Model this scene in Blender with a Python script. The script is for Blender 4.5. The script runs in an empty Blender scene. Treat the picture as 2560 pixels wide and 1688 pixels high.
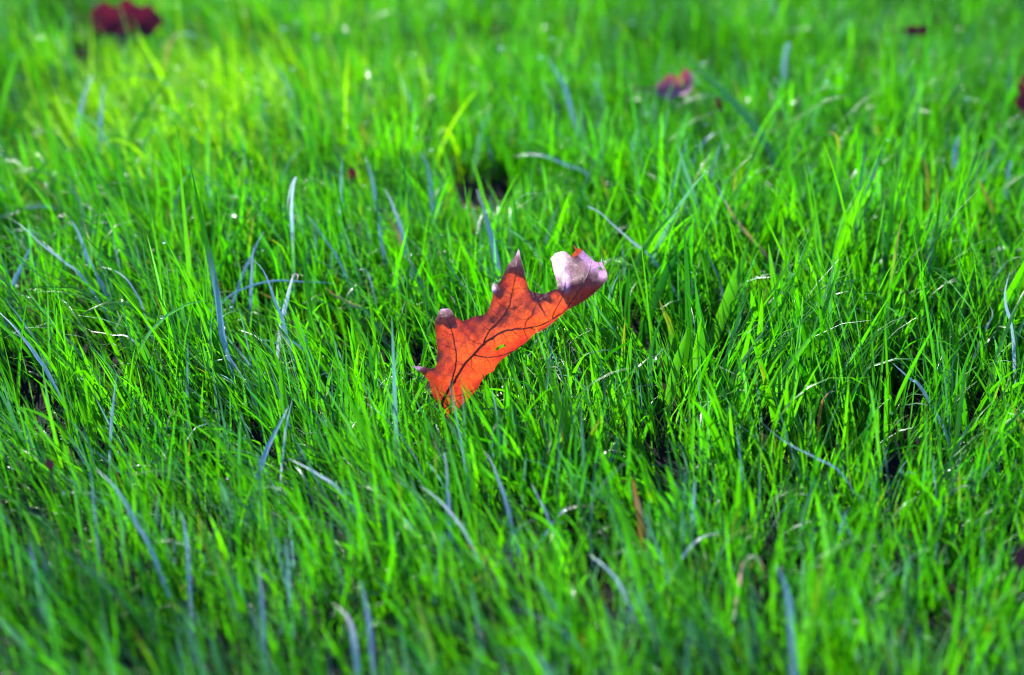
import bpy, math, random
import numpy as np
from mathutils import Vector
from mathutils.geometry import delaunay_2d_cdt

# ------------------------------------------------------------------ camera, sky, sun, exposure
SC = bpy.context.scene
COL = SC.collection
rng = np.random.default_rng(11)
random.seed(11)

PITCH = math.radians(24.0)
FOCAL = 80.0
DIST = 1.312                       # along the optical axis to the upright leaf
CAM = np.array([0.0, 0.0, 0.04 + DIST * math.sin(PITCH)])
FWD = np.array([0.0, math.cos(PITCH), -math.sin(PITCH)])
RGT = np.array([1.0, 0.0, 0.0])
UPV = np.array([0.0, math.sin(PITCH), math.cos(PITCH)])
KPX = 36.0 / 2560.0 / FOCAL

cam_d = bpy.data.cameras.new('camera')
cam_d.lens = FOCAL; cam_d.sensor_width = 36.0; cam_d.sensor_fit = 'HORIZONTAL'
cam_d.clip_start = 0.05; cam_d.clip_end = 2000.0
cam_d.dof.use_dof = True
cam_d.dof.focus_distance = DIST - 0.008
cam_d.dof.aperture_fstop = 4.4
cam_d.dof.aperture_blades = 0
cam = bpy.data.objects.new('camera', cam_d)
cam.location = CAM.tolist()
cam.rotation_euler = (math.radians(90) - PITCH, 0, 0)
COL.objects.link(cam)
SC.camera = cam

SUN_EL = math.radians(35.0)
SUN_AZ = math.radians(-24.0)      # clockwise from +Y: the sun stands beyond the lawn, a little left
sun_dir = Vector((math.sin(SUN_AZ) * math.cos(SUN_EL), math.cos(SUN_AZ) * math.cos(SUN_EL), math.sin(SUN_EL)))

world = bpy.data.worlds.new('World')
SC.world = world
world.use_nodes = True
wn = world.node_tree
wn.nodes.clear()
sky = wn.nodes.new('ShaderNodeTexSky')
sky.sky_type = 'NISHITA'; sky.sun_disc = False
sky.sun_elevation = SUN_EL; sky.sun_rotation = SUN_AZ
sky.air_density = 1.0; sky.dust_density = 0.1; sky.ozone_density = 5.0
bg = wn.nodes.new('ShaderNodeBackground'); bg.inputs['Strength'].default_value = 0.14
wo = wn.nodes.new('ShaderNodeOutputWorld')
wn.links.new(sky.outputs[0], bg.inputs[0]); wn.links.new(bg.outputs[0], wo.inputs[0])

sun_d = bpy.data.lights.new('sun', 'SUN')
sun_d.energy = 5.0; sun_d.angle = math.radians(0.53); sun_d.color = (1.0, 0.975, 0.94)
sun = bpy.data.objects.new('sun', sun_d)
sun.rotation_euler = sun_dir.to_track_quat('Z', 'Y').to_euler()
sun.location = (-2, 4, 5)
COL.objects.link(sun)

vs = SC.view_settings
vs.view_transform = 'Standard'; vs.look = 'None'; vs.gamma = 1.0; vs.use_curve_mapping = False
vs.exposure = 1.6
SC.cycles.use_denoising = True
SC.cycles.filter_width = 1.1
SC.cycles.max_bounces = 10
SC.cycles.diffuse_bounces = 4; SC.cycles.transmission_bounces = 8; SC.cycles.transparent_max_bounces = 8
SC.cycles.sample_clamp_indirect = 6.0
SC.cycles.caustics_reflective = False; SC.cycles.caustics_refractive = False


# ------------------------------------------------------------------ helpers
def unproject(px, py, d):
    """Point at axial distance d that the camera sees at photograph pixel (px, py)."""
    return CAM + d * (FWD + (px - 1280.0) * KPX * RGT + (844.0 - py) * KPX * UPV)


def ground_at(px, py, z=0.0):
    r = FWD + (px - 1280.0) * KPX * RGT + (844.0 - py) * KPX * UPV
    t = (z - CAM[2]) / r[2]
    return CAM + t * r, t


def project(P):
    v = P - CAM
    d = v @ FWD
    return 1280.0 + (v @ RGT) / d / KPX, 844.0 - (v @ UPV) / d / KPX, d


class Waves:
    """Cheap smooth 2-D noise: a sum of sines with random directions."""
    def __init__(self, scale, n=9, seed=0):
        r = np.random.default_rng(seed)
        a = r.uniform(0, 2 * np.pi, n); k = 2 * np.pi / scale * r.uniform(0.5, 1.8, n)
        self.kx, self.ky, self.ph, self.n = k * np.cos(a), k * np.sin(a), r.uniform(0, 6.28, n), n
    def __call__(self, x, y):
        s = 0
        for i in range(self.n):
            s = s + np.sin(self.kx[i] * x + self.ky[i] * y + self.ph[i])
        return s / math.sqrt(self.n * 0.5)


def new_mat(name):
    m = bpy.data.materials.new(name); m.use_nodes = True
    m.node_tree.nodes.clear()
    return m, m.node_tree.nodes, m.node_tree.links


def N(nodes, t, **kw):
    n = nodes.new(t)
    for k, v in kw.items():
        setattr(n, k, v)
    return n


def mesh_object(name, verts, faces, mat, parent=None, smooth=True):
    me = bpy.data.meshes.new(name)
    me.from_pydata([tuple(v) for v in verts], [], [tuple(f) for f in faces])
    if smooth:
        me.polygons.foreach_set('use_smooth', [True] * len(me.polygons))
    me.materials.append(mat)
    me.update()
    o = bpy.data.objects.new(name, me)
    COL.objects.link(o)
    if parent:
        o.parent = parent
    return o


def tag(o, label, cat, group=None, kind=None):
    o['label'] = label
    if cat: o['category'] = cat
    if group: o['group'] = group
    if kind: o['kind'] = kind
    return o


# ------------------------------------------------------------------ materials
def make_grass_material():
    m, n, l = new_mat('grass_blade_surface')
    out = N(n, 'ShaderNodeOutputMaterial')
    tint = N(n, 'ShaderNodeAttribute', attribute_name='tint')
    uv = N(n, 'ShaderNodeAttribute', attribute_name='blade_uv')      # x across 0..1, y along 0..1, z random
    sep = N(n, 'ShaderNodeSeparateXYZ'); l.new(uv.outputs['Vector'], sep.inputs[0])
    # fine lengthwise ribs
    mul = N(n, 'ShaderNodeMath', operation='MULTIPLY'); mul.inputs[1].default_value = 44.0
    l.new(sep.outputs[0], mul.inputs[0])
    sn = N(n, 'ShaderNodeMath', operation='SINE'); l.new(mul.outputs[0], sn.inputs[0])
    # mottling
    geo = N(n, 'ShaderNodeNewGeometry')
    noi = N(n, 'ShaderNodeTexNoise'); noi.inputs['Scale'].default_value = 260.0; noi.inputs['Detail'].default_value = 3.0
    l.new(geo.outputs['Position'], noi.inputs['Vector'])
    mr = N(n, 'ShaderNodeMapRange'); mr.inputs['To Min'].default_value = 0.78; mr.inputs['To Max'].default_value = 1.25
    l.new(noi.outputs['Fac'], mr.inputs['Value'])
    rib = N(n, 'ShaderNodeMapRange'); rib.inputs['From Min'].default_value = -1; rib.inputs['To Min'].default_value = 0.88; rib.inputs['To Max'].default_value = 1.1
    l.new(sn.outputs[0], rib.inputs['Value'])
    f = N(n, 'ShaderNodeMath', operation='MULTIPLY'); l.new(mr.outputs[0], f.inputs[0]); l.new(rib.outputs[0], f.inputs[1])
    vm = N(n, 'ShaderNodeVectorMath', operation='SCALE'); l.new(tint.outputs['Color'], vm.inputs[0]); l.new(f.outputs[0], vm.inputs['Scale'])
    # light that comes through a blade is yellower
    thr = N(n, 'ShaderNodeAttribute', attribute_name='through')
    tr = N(n, 'ShaderNodeVectorMath', operation='SCALE'); l.new(thr.outputs['Color'], tr.inputs[0]); l.new(f.outputs[0], tr.inputs['Scale'])
    bmp = N(n, 'ShaderNodeBump'); bmp.inputs['Strength'].default_value = 0.25; bmp.inputs['Distance'].default_value = 0.0003
    l.new(sn.outputs[0], bmp.inputs['Height'])
    p = N(n, 'ShaderNodeBsdfPrincipled')
    p.inputs['Roughness'].default_value = 0.29; p.inputs['IOR'].default_value = 1.5
    wax = N(n, 'ShaderNodeMapRange'); wax.inputs['From Min'].default_value = 0.58; wax.inputs['From Max'].default_value = 0.85
    wax.inputs['To Min'].default_value = 0.2; wax.inputs['To Max'].default_value = 1.0
    l.new(sep.outputs[2], wax.inputs['Value']); l.new(wax.outputs[0], p.inputs['Specular IOR Level'])
    l.new(vm.outputs[0], p.inputs['Base Color']); l.new(bmp.outputs[0], p.inputs['Normal'])
    ct = N(n, 'ShaderNodeMapRange'); ct.inputs['From Min'].default_value = 0.74; ct.inputs['From Max'].default_value = 1.0
    l.new(sep.outputs[2], ct.inputs['Value']); l.new(ct.outputs[0], p.inputs['Coat Weight'])
    p.inputs['Coat Roughness'].default_value = 0.25; p.inputs['Coat IOR'].default_value = 1.75
    t = N(n, 'ShaderNodeBsdfTranslucent'); l.new(tr.outputs[0], t.inputs['Color'])
    mx = N(n, 'ShaderNodeMixShader'); mx.inputs[0].default_value = 0.42
    l.new(p.outputs[0], mx.inputs[1]); l.new(t.outputs[0], mx.inputs[2]); l.new(mx.outputs[0], out.inputs[0])
    return m


def make_soil_material():
    m, n, l = new_mat('soil_surface')
    out = N(n, 'ShaderNodeOutputMaterial')
    geo = N(n, 'ShaderNodeNewGeometry')
    a = N(n, 'ShaderNodeTexNoise'); a.inputs['Scale'].default_value = 90.0; a.inputs['Detail'].default_value = 8.0
    l.new(geo.outputs['Position'], a.inputs['Vector'])
    cr = N(n, 'ShaderNodeValToRGB')
    cr.color_ramp.elements[0].position = 0.3; cr.color_ramp.elements[0].color = (0.005, 0.004, 0.007, 1)
    cr.color_ramp.elements[1].position = 0.75; cr.color_ramp.elements[1].color = (0.012, 0.008, 0.013, 1)
    l.new(a.outputs['Fac'], cr.inputs[0])
    # far from here the lawn is too fine to tell blades apart: the ground takes its green
    d = N(n, 'ShaderNodeVectorMath', operation='DISTANCE'); d.inputs[1].default_value = (0, 1.6, 0)
    l.new(geo.outputs['Position'], d.inputs[0])
    mr = N(n, 'ShaderNodeMapRange'); mr.inputs['From Min'].default_value = 2.2; mr.inputs['From Max'].default_value = 5.0
    l.new(d.outputs['Value'], mr.inputs['Value'])
    mix = N(n, 'ShaderNodeMix', data_type='RGBA'); mix.inputs['B'].default_value = (0.035, 0.11, 0.008, 1)
    l.new(mr.outputs[0], mix.inputs['Factor']); l.new(cr.outputs[0], mix.inputs['A'])
    b = N(n, 'ShaderNodeBump'); b.inputs['Strength'].default_value = 0.8; b.inputs['Distance'].default_value = 0.004
    l.new(a.outputs['Fac'], b.inputs['Height'])
    p = N(n, 'ShaderNodeBsdfPrincipled'); p.inputs['Roughness'].default_value = 0.95; p.inputs['Specular IOR Level'].default_value = 0.08
    l.new(mix.outputs['Result'], p.inputs['Base Color']); l.new(b.outputs[0], p.inputs['Normal']); l.new(p.outputs[0], out.inputs[0])
    return m


def make_leaf_material(name, through, through_dark, face, vein=(0.16, 0.012, 0.01), scale=1.0, trans=0.6, lit_tip_face=None):
    """A dry autumn leaf: pale face, coloured light through it, fine net of veins, freckles."""
    m, n, l = new_mat(name)
    out = N(n, 'ShaderNodeOutputMaterial')
    at = N(n, 'ShaderNodeAttribute', attribute_name='leaf_uv')       # millimetres on the leaf
    vmap = N(n, 'ShaderNodeVectorMath', operation='SCALE'); vmap.inputs['Scale'].default_value = scale
    l.new(at.outputs['Vector'], vmap.inputs[0])
    wob = N(n, 'ShaderNodeTexNoise'); wob.inputs['Scale'].default_value = 0.5; wob.inputs['Detail'].default_value = 2
    l.new(vmap.outputs[0], wob.inputs['Vector'])
    wsc = N(n, 'ShaderNodeVectorMath', operation='SCALE'); wsc.inputs['Scale'].default_value = 1.6; l.new(wob.outputs['Color'], wsc.inputs[0])
    vad = N(n, 'ShaderNodeVectorMath', operation='ADD'); l.new(vmap.outputs[0], vad.inputs[0]); l.new(wsc.outputs[0], vad.inputs[1])

    def net(sc, w0, w1, strength):
        v = N(n, 'ShaderNodeTexVoronoi', feature='DISTANCE_TO_EDGE'); v.inputs['Scale'].default_value = sc
        v.inputs['Randomness'].default_value = 0.9
        l.new(vad.outputs[0], v.inputs['Vector'])
        r = N(n, 'ShaderNodeMapRange'); r.inputs['From Min'].default_value = w0; r.inputs['From Max'].default_value = w1
        r.inputs['To Min'].default_value = strength; r.inputs['To Max'].default_value = 0.0
        l.new(v.outputs['Distance'], r.inputs['Value'])
        return r.outputs[0]
    n1 = net(0.24, 0.015, 0.055, 0.78)
    n2 = net(0.80, 0.02, 0.12, 0.5)
    mxn = N(n, 'ShaderNodeMath', operation='MAXIMUM'); l.new(n1, mxn.inputs[0]); l.new(n2, mxn.inputs[1])
    # freckles
    v = N(n, 'ShaderNodeTexVoronoi', feature='F1'); v.inputs['Scale'].default_value = 0.36; l.new(vmap.outputs[0], v.inputs['Vector'])
    r = N(n, 'ShaderNodeMapRange'); r.inputs['From Min'].default_value = 0.06; r.inputs['From Max'].default_value = 0.13
    r.inputs['To Min'].default_value = 0.85; r.inputs['To Max'].default_value = 0.0
    l.new(v.outputs['Distance'], r.inputs['Value'])
    vcol = N(n, 'ShaderNodeSeparateColor'); l.new(v.outputs['Color'], vcol.inputs[0])
    gt = N(n, 'ShaderNodeMath', operation='GREATER_THAN'); gt.inputs[1].default_value = 0.45; l.new(vcol.outputs[0], gt.inputs[0])
    fr = N(n, 'ShaderNodeMath', operation='MULTIPLY'); l.new(r.outputs[0], fr.inputs[0]); l.new(gt.outputs[0], fr.inputs[1])
    mx2 = N(n, 'ShaderNodeMath', operation='MAXIMUM'); l.new(mxn.outputs[0], mx2.inputs[0]); l.new(fr.outputs[0], mx2.inputs[1])
    # broad stain patches
    pn = N(n, 'ShaderNodeTexNoise'); pn.inputs['Scale'].default_value = 0.075; pn.inputs['Detail'].default_value = 5; pn.inputs['Roughness'].default_value = 0.6
    l.new(vmap.outputs[0], pn.inputs['Vector'])
    pr = N(n, 'ShaderNodeMapRange'); pr.inputs['From Min'].default_value = 0.42; pr.inputs['From Max'].default_value = 0.74
    rim = N(n, 'ShaderNodeAttribute', attribute_name='rim')
    rs = N(n, 'ShaderNodeMath', operation='MULTIPLY_ADD'); rs.inputs[1].default_value = 0.22
    l.new(rim.outputs['Fac'], rs.inputs[0]); l.new(pn.outputs['Fac'], rs.inputs[2]); l.new(rs.outputs[0], pr.inputs['Value'])
    c1 = N(n, 'ShaderNodeMix', data_type='RGBA'); c1.inputs['A'].default_value = (*through, 1); c1.inputs['B'].default_value = (*through_dark, 1)
    l.new(pr.outputs[0], c1.inputs['Factor'])
    c2 = N(n, 'ShaderNodeMix', data_type='RGBA'); c2.inputs['B'].default_value = (*vein, 1)
    l.new(mx2.outputs[0], c2.inputs['Factor']); l.new(c1.outputs['Result'], c2.inputs['A'])
    fn = N(n, 'ShaderNodeTexNoise'); fn.inputs['Scale'].default_value = 0.25; fn.inputs['Detail'].default_value = 6; l.new(vmap.outputs[0], fn.inputs['Vector'])
    f1 = N(n, 'ShaderNodeMix', data_type='RGBA'); f1.inputs['A'].default_value = (*[c * 0.7 for c in face], 1); f1.inputs['B'].default_value = (*[min(1, c * 1.25) for c in face], 1)
    l.new(fn.outputs['Fac'], f1.inputs['Factor'])
    f2 = N(n, 'ShaderNodeMix', data_type='RGBA'); f2.inputs['B'].default_value = (0.10, 0.02, 0.05, 1)
    hf = N(n, 'ShaderNodeMath', operation='MULTIPLY'); hf.inputs[1].default_value = 0.7; l.new(mx2.outputs[0], hf.inputs[0])
    l.new(hf.outputs[0], f2.inputs['Factor']); l.new(f1.outputs['Result'], f2.inputs['A'])
    bp = N(n, 'ShaderNodeBump'); bp.inputs['Strength'].default_value = 0.5; bp.inputs['Distance'].default_value = 0.0006
    bh = N(n, 'ShaderNodeMath', operation='ADD'); l.new(mxn.outputs[0], bh.inputs[0]); l.new(fn.outputs['Fac'], bh.inputs[1])
    l.new(bh.outputs[0], bp.inputs['Height'])
    p = N(n, 'ShaderNodeBsdfPrincipled'); p.inputs['Roughness'].default_value = 0.5; p.inputs['Specular IOR Level'].default_value = 0.35
    l.new(f2.outputs['Result'], p.inputs['Base Color']); l.new(bp.outputs[0], p.inputs['Normal'])
    t = N(n, 'ShaderNodeBsdfTranslucent'); l.new(c2.outputs['Result'], t.inputs['Color'])
    mx = N(n, 'ShaderNodeMixShader'); mx.inputs[0].default_value = trans
    if lit_tip_face:                                                     # light on the curled lobe ends, painted as a paler, more opaque face
        da = N(n, 'ShaderNodeAttribute', attribute_name='lit_tip')
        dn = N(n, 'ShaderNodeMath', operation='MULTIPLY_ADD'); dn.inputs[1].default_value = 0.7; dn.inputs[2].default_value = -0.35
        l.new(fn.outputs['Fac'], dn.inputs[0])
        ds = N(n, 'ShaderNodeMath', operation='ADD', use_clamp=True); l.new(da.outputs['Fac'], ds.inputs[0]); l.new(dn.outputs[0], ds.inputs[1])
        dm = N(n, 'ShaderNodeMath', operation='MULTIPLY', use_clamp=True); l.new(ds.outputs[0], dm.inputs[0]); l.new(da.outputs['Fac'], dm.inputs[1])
        f3 = N(n, 'ShaderNodeMix', data_type='RGBA'); f3.inputs['B'].default_value = (*lit_tip_face, 1)
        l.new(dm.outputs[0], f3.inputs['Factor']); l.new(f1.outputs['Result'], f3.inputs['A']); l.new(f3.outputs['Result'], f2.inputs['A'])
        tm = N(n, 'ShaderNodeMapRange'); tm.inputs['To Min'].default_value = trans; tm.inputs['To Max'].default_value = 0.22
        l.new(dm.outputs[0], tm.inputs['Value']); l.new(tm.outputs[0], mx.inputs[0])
    l.new(p.outputs[0], mx.inputs[1]); l.new(t.outputs[0], mx.inputs[2]); l.new(mx.outputs[0], out.inputs[0])
    return m


def make_plain(name, col, rough=0.5, noise=0.4, nscale=400.0):
    m, n, l = new_mat(name)
    out = N(n, 'ShaderNodeOutputMaterial')
    geo = N(n, 'ShaderNodeNewGeometry')
    a = N(n, 'ShaderNodeTexNoise'); a.inputs['Scale'].default_value = nscale; a.inputs['Detail'].default_value = 3
    l.new(geo.outputs['Position'], a.inputs['Vector'])
    mr = N(n, 'ShaderNodeMapRange'); mr.inputs['To Min'].default_value = 1 - noise; mr.inputs['To Max'].default_value = 1 + noise
    l.new(a.outputs['Fac'], mr.inputs['Value'])
    s = N(n, 'ShaderNodeVectorMath', operation='SCALE'); s.inputs[0].default_value = col; l.new(mr.outputs[0], s.inputs['Scale'])
    p = N(n, 'ShaderNodeBsdfPrincipled'); p.inputs['Roughness'].default_value = rough
    l.new(s.outputs[0], p.inputs['Base Color']); l.new(p.outputs[0], out.inputs[0])
    return m


def make_water():
    m, n, l = new_mat('dew_water')
    out = N(n, 'ShaderNodeOutputMaterial')
    p = N(n, 'ShaderNodeBsdfPrincipled')
    p.inputs['Base Color'].default_value = (0.97, 0.99, 1, 1); p.inputs['Roughness'].default_value = 0.06
    p.inputs['IOR'].default_value = 1.33; p.inputs['Transmission Weight'].default_value = 1.0
    l.new(p.outputs[0], out.inputs[0])
    return m


M_GRASS = make_grass_material()
M_SOIL = make_soil_material()
M_LEAF = make_leaf_material('oak_leaf_surface', (0.52, 0.062, 0.002), (0.24, 0.009, 0.002), (0.36, 0.13, 0.17), trans=0.72, lit_tip_face=(0.60, 0.23, 0.52))
M_VEIN = make_plain('oak_leaf_vein', (0.055, 0.008, 0.014), 0.5, 0.3)
M_MAROON = make_leaf_material('maroon_leaf_surface', (0.045, 0.001, 0.014), (0.028, 0.001, 0.024), (0.020, 0.002, 0.016), scale=1.0, trans=0.45)
M_PINK = make_leaf_material('pink_leaf_surface', (0.55, 0.06, 0.01), (0.35, 0.02, 0.03), (0.50, 0.22, 0.42), trans=0.45)
M_WATER = make_water()

# ------------------------------------------------------------------ ground
hill = Waves(0.45, 7, 3); lump = Waves(0.11, 9, 4)


def ground_z(x, y):
    fade = np.exp(-((x / 6.0) ** 2 + ((y - 1.6) / 6.0) ** 2))
    return fade * (0.0045 * hill(x, y) + 0.0022 * lump(x, y))


def axis_coords(c, fine, half, far):
    a = np.arange(-half, half + 1e-6, fine)
    g = half * np.power(far / half, np.linspace(0, 1, 26))[1:]
    return c + np.concatenate([-g[::-1], a, g])


gx = axis_coords(0.0, 0.02, 1.2, 400.0); gy = axis_coords(1.7, 0.02, 1.4, 400.0)
GX, GY = np.meshgrid(gx, gy)
GZ = ground_z(GX, GY)
gv = np.stack([GX, GY, GZ], -1).reshape(-1, 3)
nx, ny = len(gx), len(gy)
ii, jj = np.meshgrid(np.arange(nx - 1), np.arange(ny - 1))
q = (jj * nx + ii).ravel()
gf = np.stack([q, q + 1, q + nx + 1, q + nx], -1)
ground = mesh_object('ground', gv, gf.tolist(), M_SOIL)
tag(ground, 'dark damp soil showing in gaps between the grass', None, kind='structure')

# ------------------------------------------------------------------ the upright oak leaf
# outline and veins as read off the photograph, in thirds of a photo pixel; depth (mm, + is away) is modelled below
ZS = 3.015


def zp(x, y):
    return 980.0 + x / ZS, 560.0 + y / ZS


OUT = [(405,1500),(385,1410),(360,1372),(338,1340),(312,1300),(300,1270),(290,1225),(272,1175),(250,1150),(215,1118),(180,1090),(150,1072),
 (172,1070),(200,1074),(250,1080),(285,1090),(310,1090),(328,1078),(338,1050),(333,1010),(345,960),(338,915),(331,850),(325,785),(323,728),(343,692),(352,660),(362,645),(385,640),(428,637),(448,650),
 (468,685),(497,712),(528,733),(560,722),(600,705),(645,694),(692,685),(715,664),(735,633),(743,592),(757,560),(759,515),(753,475),(762,448),(778,458),
 (797,454),(817,428),(835,387),(855,350),(880,300),(903,275),(927,243),(944,212),(955,186),(962,215),(966,247),(978,283),(990,326),(1003,388),(1015,432),
 (1030,480),(1048,507),(1080,515),(1110,522),(1135,527),(1172,518),(1206,500),(1240,490),(1246,460),(1238,420),(1225,380),(1212,330),(1205,292),(1194,262),
 (1208,246),(1230,222),(1260,210),(1290,206),(1320,214),(1342,236),(1352,250),(1375,247),(1397,233),(1415,217),(1428,200),(1440,204),(1465,222),(1500,258),
 (1530,284),(1555,291),(1573,285),(1578,260),(1584,287),(1591,310),(1611,340),(1622,375),(1626,405),(1616,430),(1591,460),(1556,495),(1510,535),
 (1460,574),(1402,608),(1352,634),(1312,654),(1291,676),(1256,706),(1212,744),(1162,784),(1112,809),(1062,838),(1037,868),(1011,890),(976,919),
 (921,954),(872,989),(832,1020),(801,1050),(782,1076),(767,1108),(732,1126),(706,1140),(690,1166),(670,1192),(646,1240),(611,1285),(571,1322),(531,1360),
 (500,1400),(470,1412),(440,1420),(432,1455),(428,1500)]
HOLES = [[(778,940),(800,925),(822,912),(850,906),(858,915),(852,926),(830,930),(805,945),(790,958),(780,955)],
         [(1556,330),(1568,322),(1584,330),(1586,345),(1572,350),(1560,345)]]
DEPTH = [(415,1500,2),(375,1345,0),(545,1060,-2),(690,905,-4),(905,795,-5),(1140,755,-2),(1310,645,2),
 (300,1290,5),(300,1150,2),(220,1100,10),(150,1072,20),(345,1200,0),(400,1000,0),(335,1000,4),(340,850,5),(400,800,1),(325,725,6),(395,700,2.5),(345,660,10),(395,640,11),(440,650,10),
 (530,733,3),(560,850,-1),(700,685,2),(715,800,-3),(745,590,5),(757,500,8),(765,452,12),(830,560,3),(890,500,2),(800,640,3),(850,420,5),(935,320,5),(885,300,8),(990,330,8),(930,250,15),(955,188,27),
 (1015,430,6),(960,550,0),(1050,508,4),(1135,527,3),(1050,650,-4),(1160,620,-2),(1240,490,5),(1270,540,2),(1238,420,14),(1300,420,10),(1205,262,35),(1210,330,27),(1290,207,38),(1300,310,26),(1350,250,30),
 (1380,450,4),(1390,330,22),(1420,188,42),(1370,158,47),(1450,340,15),(1460,430,4),(1500,258,44),(1520,360,19),(1578,262,52),(1590,330,38),(1626,405,20),(1560,430,9),(1590,460,9),(1500,500,3),(1510,535,7),(1400,560,2),(1400,608,6),
 (1210,744,5),(1112,809,5),(1037,868,6),(976,919,7),(1000,850,0),(872,989,7),(850,900,-2),(767,1108,13),(730,1050,3),(690,1166,7),(646,1240,6),(600,1100,0),(560,1250,1),(531,1360,5),(450,1300,0)]


def thin_plate(pts, vals, smooth=1e-4):
    P = np.asarray(pts, float); n = len(P)
    def U(r2):
        return np.where(r2 > 0, r2 * np.log(np.maximum(r2, 1e-12)), 0)
    r2 = ((P[:, None] - P[None]) ** 2).sum(-1)
    A = np.zeros((n + 3, n + 3)); A[:n, :n] = U(r2) + smooth * np.eye(n)
    A[:n, n] = 1; A[:n, n + 1:] = P; A[n, :n] = 1; A[n + 1:, :n] = P.T
    w = np.linalg.solve(A, np.concatenate([np.asarray(vals, float), np.zeros(3)]))
    def f(Q):
        Q = np.asarray(Q, float)
        r = ((Q[:, None] - P[None]) ** 2).sum(-1)
        return U(r) @ w[:n] + w[n] + Q @ w[n + 1:]
    return f


DEPTH = [(a, b, c if c < 13 else 13 + (c - 13) * 1.75) for a, b, c in DEPTH]
_dep = thin_plate([(a / 1000, b / 1000) for a, b, c in DEPTH], [c for a, b, c in DEPTH], 2e-4)
leaf_foot, LEAF_D = ground_at(*zp(418, 1500), z=0.006)
LEAF_D0 = LEAF_D - 0.004


def leaf_point(xy, lift=0.0):
    xy = np.asarray(xy, float)
    d = LEAF_D0 + (_dep(xy / 1000.0) - lift - 0.034 * (1500.0 - xy[:, 1])) * 0.001
    px, py = zp(xy[:, 0], xy[:, 1])
    v = FWD[None] + ((px - 1280.0) * KPX)[:, None] * RGT + ((844.0 - py) * KPX)[:, None] * UPV
    return CAM + d[:, None] * v


def resample(poly, step):
    out = []
    for (a, b) in zip(poly, poly[1:] + poly[:1]):
        L = math.hypot(b[0] - a[0], b[1] - a[1]); k = max(1, int(round(L / step)))
        for i in range(k):
            t = i / k
            out.append((a[0] + (b[0] - a[0]) * t, a[1] + (b[1] - a[1]) * t))
    return out


def in_poly(poly, x, y):
    c = False
    for (x1, y1), (x2, y2) in zip(poly, poly[1:] + poly[:1]):
        if (y1 > y) != (y2 > y) and x < (x2 - x1) * (y - y1) / (y2 - y1) + x1:
            c = not c
    return c


def seg_dist(poly, P):
    P = np.asarray(P, float); best = np.full(len(P), 1e9)
    for a, b in zip(poly, poly[1:] + poly[:1]):
        a = np.array(a, float); b = np.array(b, float); ab = b - a
        t = np.clip(((P - a) @ ab) / max(ab @ ab, 1e-9), 0, 1)
        best = np.minimum(best, np.hypot(*(P - a - t[:, None] * ab).T))
    return best


def flat_sheet(outline, holes, step):
    """Triangulate an outline with holes, with an inner grid of points so the sheet can bend."""
    loops = [resample(outline, step * 0.7)] + [resample(h, step * 0.5) for h in holes]
    vs_, edges = [], []
    for lp in loops:
        b = len(vs_); vs_ += lp
        edges += [(b + i, b + (i + 1) % len(lp)) for i in range(len(lp))]
    xs = [p[0] for p in outline]; ys = [p[1] for p in outline]
    r = random.Random(5); pts = []
    y = min(ys); row = 0
    while y < max(ys):
        x = min(xs) + (row % 2) * step * 0.5
        while x < max(xs):
            qx, qy = x + r.uniform(-.15, .15) * step, y + r.uniform(-.15, .15) * step
            if in_poly(outline, qx, qy) and not any(in_poly(h, qx, qy) for h in holes):
                pts.append((qx, qy))
            x += step
        y += step * 0.87; row += 1
    if pts:
        dd = np.minimum.reduce([seg_dist(lp, pts) for lp in [outline] + holes])
        pts = [p for p, d_ in zip(pts, dd) if d_ > step * 0.45]
    vs_ += pts
    V, E, F, *_ = delaunay_2d_cdt([Vector(v) for v in vs_], edges, [], 0, 1e-5)
    P2 = [(v.x, v.y) for v in V]
    keep = []
    for f in F:
        cx = sum(P2[i][0] for i in f) / 3; cy = sum(P2[i][1] for i in f) / 3
        if in_poly(outline, cx, cy) and not any(in_poly(h, cx, cy) for h in holes):
            keep.append(tuple(f))
    return P2, keep


def set_vec_attr(me, name, arr):
    a = me.attributes.new(name, 'FLOAT_VECTOR', 'POINT')
    a.data.foreach_set('vector', np.ascontiguousarray(arr, np.float32).ravel())


def tube(path, radii, sides=6):
    path = np.asarray(path, float); n = len(path)
    T = np.gradient(path, axis=0); T /= np.linalg.norm(T, axis=1)[:, None]
    ref = FWD
    A = np.cross(T, ref); A /= np.maximum(np.linalg.norm(A, axis=1)[:, None], 1e-9)
    B = np.cross(T, A)
    v = []; f = []
    for i in range(n):
        for k in range(sides):
            an = 2 * math.pi * k / sides
            v.append(path[i] + radii[i] * (math.cos(an) * A[i] + math.sin(an) * B[i]))
    for i in range(n - 1):
        for k in range(sides):
            k2 = (k + 1) % sides
            f.append((i * sides + k, i * sides + k2, (i + 1) * sides + k2, (i + 1) * sides + k))
    f.append(tuple(range(sides))[::-1]); f.append(tuple((n - 1) * sides + k for k in range(sides)))
    return v, f


def smooth_path(pts, n):
    """Catmull-Rom through pts, n samples per span."""
    P = [np.asarray(p, float) for p in pts]
    P = [2 * P[0] - P[1]] + P + [2 * P[-1] - P[-2]]
    out = []
    for i in range(1, len(P) - 2):
        for k in range(n):
            t = k / n
            a, b, c, d = P[i - 1], P[i], P[i + 1], P[i + 2]
            out.append(0.5 * (2 * b + (c - a) * t + (2 * a - 5 * b + 4 * c - d) * t * t + (3 * b - a - 3 * c + d) * t ** 3))
    out.append(P[-2])
    return np.array(out)


leaf = bpy.data.objects.new('oak_leaf', None)
leaf.empty_display_size = 0.02
leaf.location = leaf_foot.tolist()
COL.objects.link(leaf)
tag(leaf, 'orange backlit oak leaf standing upright in the grass, tips curled pale lilac', 'leaf')

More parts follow.
